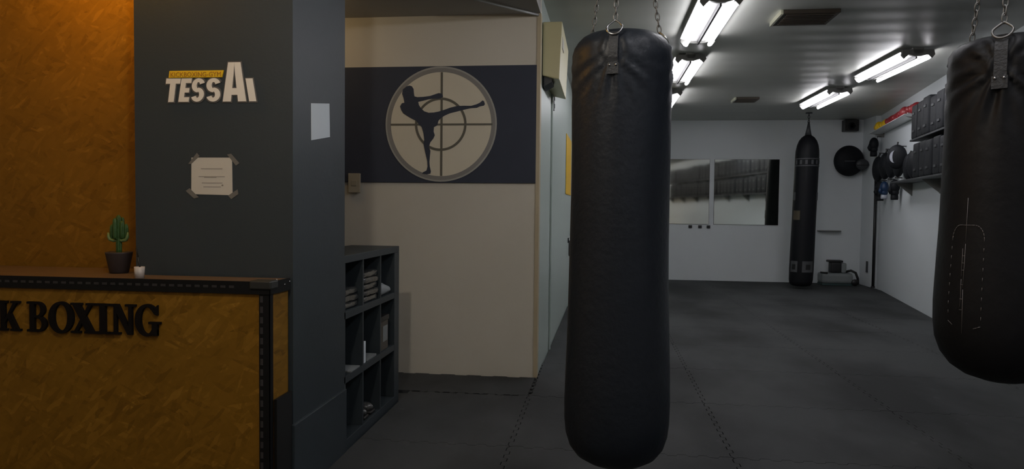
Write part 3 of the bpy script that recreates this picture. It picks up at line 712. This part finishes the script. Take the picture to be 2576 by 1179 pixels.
def heavy_bag(name, label, loc, prof, tilt_a, mtl, top_r, z_top, hookz, strap_ang, strap_w=.026, sl=.12, folds=0.0, rr=.022, rh=.028, ringm=None, chain_top=None):
    t = thing(name, label, 'punching bag', loc)
    zt = z_top-loc[2]
    foot = zt-sl*.62
    def fn(a, z):
        g = 1.0
        if folds:
            for sa in strap_ang:
                da = (a-math.radians(sa)+PI) % (2*PI)-PI
                x = da*.165; y = z-foot; rho = math.hypot(x, y)
                if rho > .3: continue
                ph = math.atan2(x, y)
                w_ = min(1, max(0, (abs(x)-.012)/.012)) if y > -.02 else 1
                g += folds*w_*(math.exp(-((rho-.05)/.055)**2)*math.cos(11*ph+sa)+.45*math.exp(-((rho-.11)/.07)**2)*math.cos(17*ph+2*sa))*min(1, max(0, (zt-z-.012)/.03))
        g += .004*math.sin(3*a+z*7)+.003*math.sin(5*a-z*11)
        return g
    fine = [prof[0]]
    for (ra, za), (rb_, zb) in zip(prof, prof[1:]):
        n_ = max(1, int((zb-za)/.012)) if za > z_top-.36 else 1
        for q_ in range(1, n_+1): fine.append((ra+(rb_-ra)*q_/n_, za+(zb-za)*q_/n_))
    prof = fine
    bd = MB().lathe([(r, z-loc[2]) for r, z in prof], 200, (0, 0, 0), fn); body = bd.build('body', mtl, t)
    hub = Vector((0, 0, hookz-loc[2]-.10))
    for sa in strap_ang:
        a = math.radians(sa); ax = Vector((-math.sin(a), math.cos(a), 0)); rad = Vector((math.cos(a), math.sin(a), 0))
        # strap: follows the shoulder of the bag
        path = []
        for (r, z) in prof:
            zz_ = z-loc[2]
            if zz_ > zt-sl and r > top_r*.86: path.append((r*fn(a, zz_)+.003, zz_))
        lo_ = path[0]; rtop = path[-1]
        s = MB(); pts = path + [(rtop[0]+.002, rtop[1]+.007)]; up = (rad*-.5+Vector((0, 0, .866))).normalized()
        vs = []; fs = []
        for (r, z) in pts:
            for sgn in (-1, 1):
                for off in (0, .004): vs.append(rad*(r+off)+ax*(sgn*strap_w/2)+Vector((0, 0, z)))
        n = len(pts)
        for i in range(n-1):
            o = i*4; fs += [(o+1, o+3, o+7, o+5), (o, o+4, o+6, o+2), (o, o+1, o+5, o+4), (o+2, o+6, o+7, o+3)]
        fs += [(0, 2, 3, 1), ((n-1)*4, (n-1)*4+1, (n-1)*4+3, (n-1)*4+2)]
        s.add(vs, fs); so = s.build('strap', M['strap'], t)
        # stitched patch at the strap foot with two rivets
        z0 = lo_[1]; r0 = lo_[0]
        pb = MB(); pq = [rad*(r0+o_)+ax*(s_*strap_w*.62)+Vector((0, 0, z)) for o_ in (.001, .008) for (s_, z) in ((-1, z0-.012), (1, z0-.012), (1, z0+.022), (-1, z0+.022))]
        pb.add(pq, [(0, 1, 2, 3), (7, 6, 5, 4), (0, 4, 5, 1), (1, 5, 6, 2), (2, 6, 7, 3), (3, 7, 4, 0)]); pb.build('patch', M['strap'], so)
        rv = MB()
        for s_ in (-.35, .35): c = rad*(r0+.009)+ax*(s_*strap_w)+Vector((0, 0, z0+.016)); rv.ell(c, (.004, .004, .004), 10, 6)
        rv.build('rivet_pair', M['chrome'], so)
        cr = rad*(rtop[0]+.008)+Vector((0, 0, rtop[1]+.004))+up*(rh*.72)
        MB().loop(ring_pts(cr, rr, rh, ax, up), .0032, 8).build('ring', ringm or M['chrome'], t)
        ch = MB(); chain(ch, cr+up*rh, hub); ch.build('chain', M['chain'], t)
    sw = MB().lathe([(.004, -.015), (.014, -.012), (.018, 0), (.018, .02), (.012, .032), (.012, .10-.012), (.04, .10-.010), (.04, .10), (.0, .10)], 20, tuple(hub)); sw.build('swivel_mount', M['chain'], t)
    return t
# centre bag
P = [(.0005, .312), (.06, .315), (.105, .326), (.140, .347), (.163, .378), (.176, .42), (.181, .47), (.182, .53), (.180, .62), (.177, .72), (.174, .82), (.171, .95), (.169, 1.1), (.168, 1.25), (.168, 1.4), (.169, 1.5), (.169, 1.58), (.170, 1.63), (.170, 1.67), (.170, 1.70), (.168, 1.72), (.163, 1.742), (.152, 1.762), (.136, 1.778), (.118, 1.788), (.09, 1.795), (.05, 1.798), (.0005, 1.799)]
heavy_bag('punching_bag', 'large black leather punching bag hanging in the centre foreground', (.062, 2.5, .312), P, 0, M['leather'], .17, 1.80, ZC, (-92, 28, 148, 268-178) if False else (-101, 19, 139), .030, .16, .026, .025, .030)
# right bag (nearer the right edge, fuller at the bottom)
P = [(.0005, .716), (.05, .720), (.095, .734), (.130, .758), (.155, .792), (.170, .835), (.176, .885), (.177, .94), (.175, 1.0), (.172, 1.07), (.168, 1.15), (.165, 1.25), (.163, 1.35), (.161, 1.45), (.160, 1.53), (.159, 1.58), (.158, 1.61), (.157, 1.635), (.154, 1.652), (.146, 1.668), (.134, 1.678), (.118, 1.684), (.09, 1.688), (.0005, 1.689)]
rb = heavy_bag('punching_bag', 'black punching bag hanging at the right edge of the view with a stitched patch', (1.148, 2.2, .716), P, 0, M['leather2'], .16, 1.689, ZC, (-127, -7, 113), .030, .15, .045, .024, .027, ringm=M['chain'])
# stitching of the oval patch and zip line on the right bag
def onbag(ang, z):
    pr = P; r = .17
    for (r0, z0), (r1, z1) in zip(pr, pr[1:]):
        if z0 <= z <= z1: r = r0+(r1-r0)*(z-z0)/(z1-z0); break
    a = math.radians(ang); r += .0018; return Vector((r*math.cos(a), r*math.sin(a), z-.716))
st = MB()
a0, a1 = -164, -134
def dash(pA, pB, n, duty=.5, rad=.0009):
    for k in range(n):
        q0 = [pA[i]+(pB[i]-pA[i])*k/n for i in (0, 1)]; q1 = [pA[i]+(pB[i]-pA[i])*(k+duty)/n for i in (0, 1)]
        st.tube([onbag(*q0), onbag(*q1)], rad, 4)
mid = (a0+a1)/2-1.0
dash((a0, 1.13), (a0, .90), 9, .35); dash((a1, 1.13), (a1, .89), 9, .35)
for k in range(6):
    for s_ in (-1, 1):
        t0, t1 = math.radians(k*15), math.radians((k+.85)*15); ca = (a0+a1)/2; hw = (a1-a0)/2
        f = lambda t: (ca+s_*hw*(.45+.55*math.cos(t)), 1.125+.04*math.sin(t))
        st.tube([onbag(*f(t0)), onbag(*f(t1))], .0010, 4)
dash((ca-hw*.45, 1.165), (ca+hw*.45, 1.165), 4, .9); dash((a0, .895), (a0+5, .885), 2, .9); dash((a1-6, .882), (a1, .89), 2, .9)
dash((mid, 1.24), (mid, .86), 3, .96, .0008); dash((mid-2.4, 1.10), (mid-1.6, .93), 2, .9, .0007)
for zz_ in (1.08, 1.06, 1.04, 1.0, .96, .93): st.tube([onbag(mid-2.4, zz_), onbag(mid, zz_)], .0007, 4)
st.build('stitching', M['thread'], rb)

# far standing-length bag
fb = thing('long_punching_bag', 'tall narrow black punching bag hanging by the back wall mirror almost to the floor', 'punching bag', (3.10, 11.5, .0))
tl = Matrix.Shear('XY', 4, (0, 0)) 
def fbp(v): # slight lean as in the photograph
    return (v[0]+.030*(v[2]-1.2)/1.2, v[1], v[2])
prof = [(.0005, .035), (.09, .037), (.14, .05), (.165, .08), (.174, .14), (.177, .3), (.176, .6), (.174, 1.0), (.174, 1.5), (.173, 1.9), (.172, 2.05), (.168, 2.12), (.155, 2.20), (.13, 2.27), (.095, 2.32), (.055, 2.35), (.0005, 2.36)]
b = MB().lathe(prof, 40, (0, 0, 0), lambda a, z: 1+.006*math.sin(4*a+z*5)); b.v = [fbp(v) for v in b.v]; b.build('body', M['leather2'], fb)
def wrap(z0, z1, a0, a1, off, name, m, par=fb):
    b = MB(); n = 16; vs = []; fs = []
    for k in range(n+1):
        a = math.radians(a0+(a1-a0)*k/n)
        for z in (z0, z1):
            for o_ in (.001, off): r = .1765+o_; vs.append(fbp((r*math.cos(a), r*math.sin(a), z)))
    for k in range(n): o = k*4; fs += [(o, o+4, o+6, o+2), (o+1, o+3, o+7, o+5), (o+2, o+6, o+7, o+3), (o, o+1, o+5, o+4)]
    fs += [(0, 2, 3, 1), (n*4, n*4+1, n*4+3, n*4+2)]
    b.add(vs, fs); return b.build(name, m, par)
wrap(1.982, 1.997, 180, 360, .003, 'print_band', M['greyprint']); wrap(1.875, 1.892, 180, 360, .003, 'print_band', M['greyprint'])
for a in (196, 222, 248, 276, 302, 330): wrap(1.905, 1.97, a, a+11, .003, 'print_mark', M['greyprint'])
wrap(.26, .43, 196, 236, .003, 'printed_badge', M['greyprint']); wrap(.26, .43, 258, 318, .003, 'printed_badge', M['greyprint'])
wrap(.30, .38, 206, 226, .004, 'badge_centre', M['black']); wrap(.30, .38, 275, 300, .004, 'badge_centre', M['black'])
wrap(1.36, 1.48, 318, 352, .003, 'round_badge', M['greyprint']); wrap(1.36, 1.48, 188, 206, .003, 'round_badge', M['greyprint'])
wrap(1.06, 1.20, 196, 236, .003, 'tan_badge', M['tan'])
b = MB().tube([fbp((0, 0, 2.355)), fbp((0, 0, 2.45)), fbp((.0, 0, 2.56))], .03, 12, rads=[.05, .03, .012]); chain(b, (.033, 0, 2.54), (.033, 0, 2.69), .05, .005, .014); b.build('hanger', M['padgrey'], fb)
MB().lathe([(0, 0), (.05, 0), (.05, .012), (0, .012)], 16, (.033, 0, 2.687)).build('ceiling_mount', M['padgrey'], fb)

# ------------------------------------------------------------------ back wall things
def mirror(x0, x1, l):
    t = thing('wall_mirror', l, 'mirror', ((x0+x1)/2, YB, .955)); w = (x1-x0)/2
    MB().box((-w, -.012, 0), (w, -.008, 1.09)).build('glass', M['mirror'], t)
    MB().box((-w-.004, -.0078, -.004), (w+.004, -.001, 1.094)).build('backing', M['black'], t)
    return t
mirror(.55, 1.80, 'left wall mirror on the back wall, partly behind the centre bag')
mirror(1.885, 2.93, 'right wall mirror on the back wall, beside the tall bag')
for k, (x, l) in enumerate(((1.50, 'left'), (1.66, 'middle'), (1.80, 'right'))):
    t = thing('wall_clip', '%s of the three small dark clips on the wall just under the mirror' % l, 'clip', (x, YB, .885), group='dark clips under the mirror')
    MB().box((-.03, -.02, 0), (.03, -.001, .05)).build('clip_body', M['padgrey'], t, bevel=.006)
    MB().box((-.016, -.03, .012), (.016, -.0195, .04)).build('clip_jaw', M['black'], t, bevel=.003)
sk = thing('loudspeaker', 'small black loudspeaker mounted high on the back wall near the corner', 'loudspeaker', (4.01, YB, 2.50))
MB().box((-.11, -.17, 0), (.115, -.02, .185)).build('cabinet', M['black'], sk, bevel=.008)
MB().lathe([(0, 0), (.06, 0), (.055, .006), (0, -.0)], 20, T=Matrix.Translation((0, -.1705, .08)) @ Matrix.Rotation(PI/2, 4, 'X')).build('cone', M['pad'], sk)
MB().box((-.03, -.02, .05), (.03, -.001, .13)).build('wall_bracket', M['black'], sk)
bl = thing('round_target_pad', 'big round glossy black pad hanging on the back wall under the loudspeaker', 'training pad', (3.995, YB, 1.775))
MB().ell((0, -.12, .245), (.235, .118, .25), 32, 18).build('cushion', M['pad'], bl)
MB().box((-.10, -.2405, .232), (.06, -.2355, .238)).build('label_strip', M['ltgrey'], bl)
MB().ell((0, -.232, .285), (.02, .004, .02), 10, 8).build('badge', M['greyprint'], bl)
gd = thing('round_shield', 'small grey round shield overlapping the big black round pad', 'training pad', (4.143, YB-.31, 1.86))
MB().ell((0, -.0, .09), (.10, .035, .09), 24, 12).build('face', M['padgrey'], gd)
MB().box((-.095, -.042, .075), (.095, -.030, .083)).build('band', M['black'], gd)
MB().tube([(.085, .01, .09), (.1065, .01, .09)], .008, 6).build('hanger', M['black'], gd)
lg = MB().box((-.18, -.09, 0), (.18, -.001, .018)).build('wall_ledge', M['housing'], loc=(3.74, YB, .86), bevel=.003); tag(lg, 'thin grey ledge on the back wall right of the tall bag', 'ledge')
vc = thing('floor_machine', 'low pale grey machine with a black motor and curved black hose in the back corner', 'machine', (3.78, 12.16, 0))
MB().rbox((-.24, -.13, .03), (.25, .15, .20), r=.045).build('body', M['ltgrey'], vc)
MB().box((-.23, -.12, .001), (.24, .14, .035)).build('base', M['teal'], vc, bevel=.004)
MB().rbox((-.085, -.08, .20), (.075, .08, .375), r=.02).rbox((-.12, -.085, .37), (.10, .085, .405), r=.012).build('motor', M['black'], vc)
MB().rbox((.08, -.07, .20), (.16, .07, .36), r=.02).build('side_tank', M['ltgrey'], vc)
MB().tube([(.15, -.05, .22), (.22, -.08, .245), (.29, -.09, .21), (.325, -.09, .12), (.33, -.09, .03)], .02, 10).build('hose', M['black'], vc)
MB().tube([(-.26, -.12, .21), (-.15, -.12, .20)], .015, 8).build('handle', M['black'], vc)
MB().lathe([(0, -.02), (.05, -.02), (.055, 0), (.05, .02), (0, .02)], 20, T=Matrix.Translation((.27, -.13, .056)) @ Matrix.Rotation(PI/2, 4, 'X')).build('wheel', M['black'], vc)
bs = MB().box((4.238, 12.05, .22), (4.2485, 12.12, .40)).build('wall_socket', M['padgrey'], bevel=.003); tag(bs, 'small dark socket box low on the corner pillar', 'socket')
pl = thing('corner_pole', 'slim black pole standing upright at the corner pillar', 'pole', (4.265, 11.865, 0))
MB().tube([(0, 0, .01), (0, 0, 1.75)], .022, 12).build('shaft', M['black'], pl)
MB().lathe([(0, 0.0005), (.032, .0005), (.03, .02), (0, .02)], 16).build('foot', M['black'], pl)

# ------------------------------------------------------------------ right wall racks, pads and gloves
RZ = math.atan2(RN.y, RN.x)   # local x = away from the wall; local y = -RT direction
def rthing(name, label, cat, s, z, off=0, group=None):
    return thing(name, label, cat, RW(s, off, z), RZ, group)
# local frame after RZ: +x away from wall, +y = towards the camera (-RT)
def rack(s0, s1, z, l, depth=.24, th=.02, drop=.16):
    t = rthing('wall_rack', l, 'rack', s1, z); L_ = s1-s0
    MB().box((.001, 0, .02-th), (depth, L_, .02)).build('shelf_board', M['padgrey'] if th > .01 else M['reflector'], t, bevel=.002)
    n = max(2, int(L_/1.1))
    for k in range(n):
        y = .12+(L_-.24)*k/(n-1)
        MB().box((.001, y-.012, -drop), (.014, y+.012, .02-th)).add([(.014, y-.006, -drop*.94), (.014, y+.006, -drop*.94), (depth*.8, y-.006, -.001), (depth*.8, y+.006, -.001), (.014, y-.006, -.001), (.014, y+.006, -.001)], [(0, 2, 4), (1, 5, 3), (0, 1, 3, 2), (2, 3, 5, 4), (0, 4, 5, 1)]).build('bracket', M['housing'], t)
    return t
rack(-8.3, .12, 2.015, 'upper wall rack on the right wall holding a row of black kick shields', drop=.022)
rack(-8.3, 1.15, 1.565, 'lower wall rack on the right wall holding black pads and mitts')
rack(.62, 3.05, 2.385, 'short high shelf on the right wall under the red and yellow gloves', .2, .008, .05)
def shield():
    t = rthing('kick_shield', 'black kick shield standing on the rack on the right wall', 'kick shield', 0, 0, 0, 'black kick shields on the wall racks')
    MB().rbox((.01, -.128, 0), (.24, .128, .41), r=.02, puff=.004).build('cushion', M['pad'], t)
    MB().box((.243, -.045, .08), (.252, .045, .105)).build('strap', M['padgrey'], t)
    MB().box((.243, -.045, .29), (.252, .045, .315)).build('strap', M['padgrey'], t)
    return t
sh0 = None
rnd = random.Random(3)
place = []
for k in range(30): place.append((-.03-k*.268, 2.0355, 'upper', k))
for k in range(29): place.append((-.17-k*.268, 1.5855, 'lower', k))
ords = ['first', 'second', 'third', 'fourth', 'fifth']
for s, z, row, k in place:
    if row == 'upper': lab = 'black kick shield on the upper rack of the right wall, %s from its far end' % ords[k] if k < 5 else ('black kick shield on the upper rack, hidden behind the right punching bag' if k < 16 else 'black kick shield on the upper rack beyond the right edge of the view')
    else: lab = 'black kick shield on the lower rack of the right wall, %s from its far end' % ords[k] if k < 5 else ('black kick shield on the lower rack, hidden behind the right punching bag' if k < 16 else 'black kick shield on the lower rack beyond the right edge of the view')
    g = 'kick shields on the %s rack%s' % (row, '' if k < 5 else ' behind the bag' if k < 16 else ' beyond the view')
    if sh0 is None:
        sh0 = shield(); o = sh0; o.location = RW(s, .0, z); o['label'] = lab; o['group'] = g
    else: o = dup(sh0, RW(s, .0, z), RZ, lab, g)
    hgt = 1+rnd.uniform(-.08, -.03 if row == 'lower' else .04); o.scale = (1-rnd.uniform(0, .06), 1, hgt)
def glove(m, m2=None, name='boxing_glove'):
    t = thing(name, '', 'boxing glove')
    b = MB().ell((0, .0, .17), (.062, .075, .095), 18, 12).ell((.0, .0, .10), (.052, .062, .06), 16, 10)
    b.tube([(.045, .02, .08), (.062, .03, .12), (.05, .03, .175)], .024, 10, rads=[.02, .027, .016]); b.build('mitt', m, t)
    MB().lathe([(.0, 0), (.043, 0), (.046, .02), (.044, .065), (0, .07)], 20).build('cuff', m2 or m, t)
    MB().box((-.03, -.048, .02), (.03, -.042, .05)).build('cuff_label', M['logo'] if m is not M['yelg'] else M['black'], t)
    return t
def put(t, s, off, z, label, rot=(0, 0, 0), group=None, sc=1.0):
    t.location = RW(s, off, z); t.rotation_euler = rot; t['label'] = label; t.scale = (sc, sc, sc)
    if group: t['group'] = group
    return t
def dup2(t, *a, **k): return put(dup(t, (0, 0, 0), 0, ''), *a, **k)
gr = glove(M['red']); G1 = 'red gloves on the high shelf'
ZG = 2.4065
put(gr, .86, .11, ZG+.075, 'red boxing glove lying on the high shelf, nearest the kick shields', (PI/2, 0, .2), G1)
dup2(gr, 1.28, .11, ZG+.075, 'red boxing glove second from the kick shields on the high shelf', (PI/2, 0, -.1), G1)
dup2(gr, 1.70, .11, ZG+.075, 'red boxing glove third from the kick shields on the high shelf', (PI/2, 0, .1), G1)
dup2(gr, 2.12, .11, ZG+.075, 'red boxing glove on the high shelf, next to the yellow gloves', (PI/2, 0, .1), G1)
gd_ = glove(M['pad']); G2 = 'black gloves and mitts on the right wall'
put(gd_, 3.0, .13, 2.05, 'black boxing glove hanging high beside the corner pillar', (0, 0, RZ), G2, 1.1)
gy = glove(M['yelg']); put(gy, 2.55, .11, ZG+.075, 'nearer yellow boxing glove on the high shelf, beside the red ones', (PI/2, 0, .1), 'yellow gloves on the high shelf', 1.0)
dup2(gy, 2.92, .11, ZG+.075, 'yellow boxing glove at the far end of the high shelf', (PI/2, 0, -.15), 'yellow gloves on the high shelf', 1.0)
def mitt(m, logo=True):
    t = thing('focus_mitt', '', 'focus mitt')
    MB().ell((0, 0, 0), (.06, .12, .15), 22, 14).build('pad', m, t)
    if logo:
        b = MB()
        for q in band(0, 0, .060, .074, .026, .0735, 88, 272, 18): b.prism(q, 0, .010)
        b.v = [(v[1]+.050, v[0], v[2]) for v in b.v]; b.build('crescent_logo', M['logo'], t)
    MB().tube([(0, 0, .14), (-.02, 0, .18)], .01, 6).build('loop', M['black'], t)
    return t
mt = mitt(M['pad']); G3 = 'focus mitts hanging on the right wall'
put(mt, .98, .20, 1.90, 'black focus mitt with a silver crescent facing the room, on the lower rack end', (0, 0, RZ+.95), G3, 1.05)
m2 = mitt(M['pad'], False); put(m2, .68, .12, 1.755, 'plain black focus mitt beside the crescent mitt on the lower rack', (0, 0, RZ), G3, 1.1)
dup2(m2, .36, .13, 1.765, 'plain black focus mitt next to the lower row of kick shields', (0, 0, RZ+.2), G3, 1.15)
dup2(m2, 1.42, .09, 1.84, 'black focus mitt hanging past the end of the lower rack', (0, 0, RZ), G3, 1.2)
dup2(m2, 1.86, .09, 1.86, 'black focus mitt hanging midway between the rack and the corner', (0, 0, RZ), G3, 1.3)
dup2(m2, 2.30, .09, 1.86, 'black focus mitt hanging second from the corner pillar', (0, 0, RZ), G3, 1.3)
dup2(m2, 2.78, .10, 1.84, 'black focus mitt hanging nearest the corner pillar', (0, 0, RZ), G3, 1.3)
dup2(gd_, 1.62, .09, 1.36, 'black boxing glove hanging low under the focus mitts', (0, 0, RZ), G2, 1.05)
dup2(gd_, 2.62, .09, 1.36, 'black boxing glove hanging low beside the corner pole', (0, 0, RZ), G2, 1.1)
gb = glove(M['blue'], M['logo']); put(gb, 2.1, .13, 1.38, 'dark blue boxing glove with a pale cuff, hanging among black mitts', (0, 0, RZ), None, .95)
# pegs that carry the hanging gear
for s, z in ((1.42, 2.07), (1.86, 2.10), (2.30, 2.10), (2.78, 2.08), (1.62, 1.66), (2.62, 1.66), (3.0, 2.35), (2.1, 1.66)):
    t = rthing('wall_peg', 'small black peg on the right wall carrying a hanging mitt or glove', 'peg', s, z, 0, 'wall pegs for the gloves')
    MB().tube([(.001, 0, 0), (.09, 0, .004)], .007, 8).build('peg_rod', M['black'], t)
    MB().tube([(.085, 0, .004), (.087, 0, -.07)], .003, 6).build('cord', M['black'], t)

# ------------------------------------------------------------------ world
wd = bpy.data.worlds.new('world'); scene.world = wd; wd.use_nodes = True
wd.node_tree.nodes['Background'].inputs['Color'].default_value = (.02, .02, .02, 1); wd.node_tree.nodes['Background'].inputs['Strength'].default_value = 0
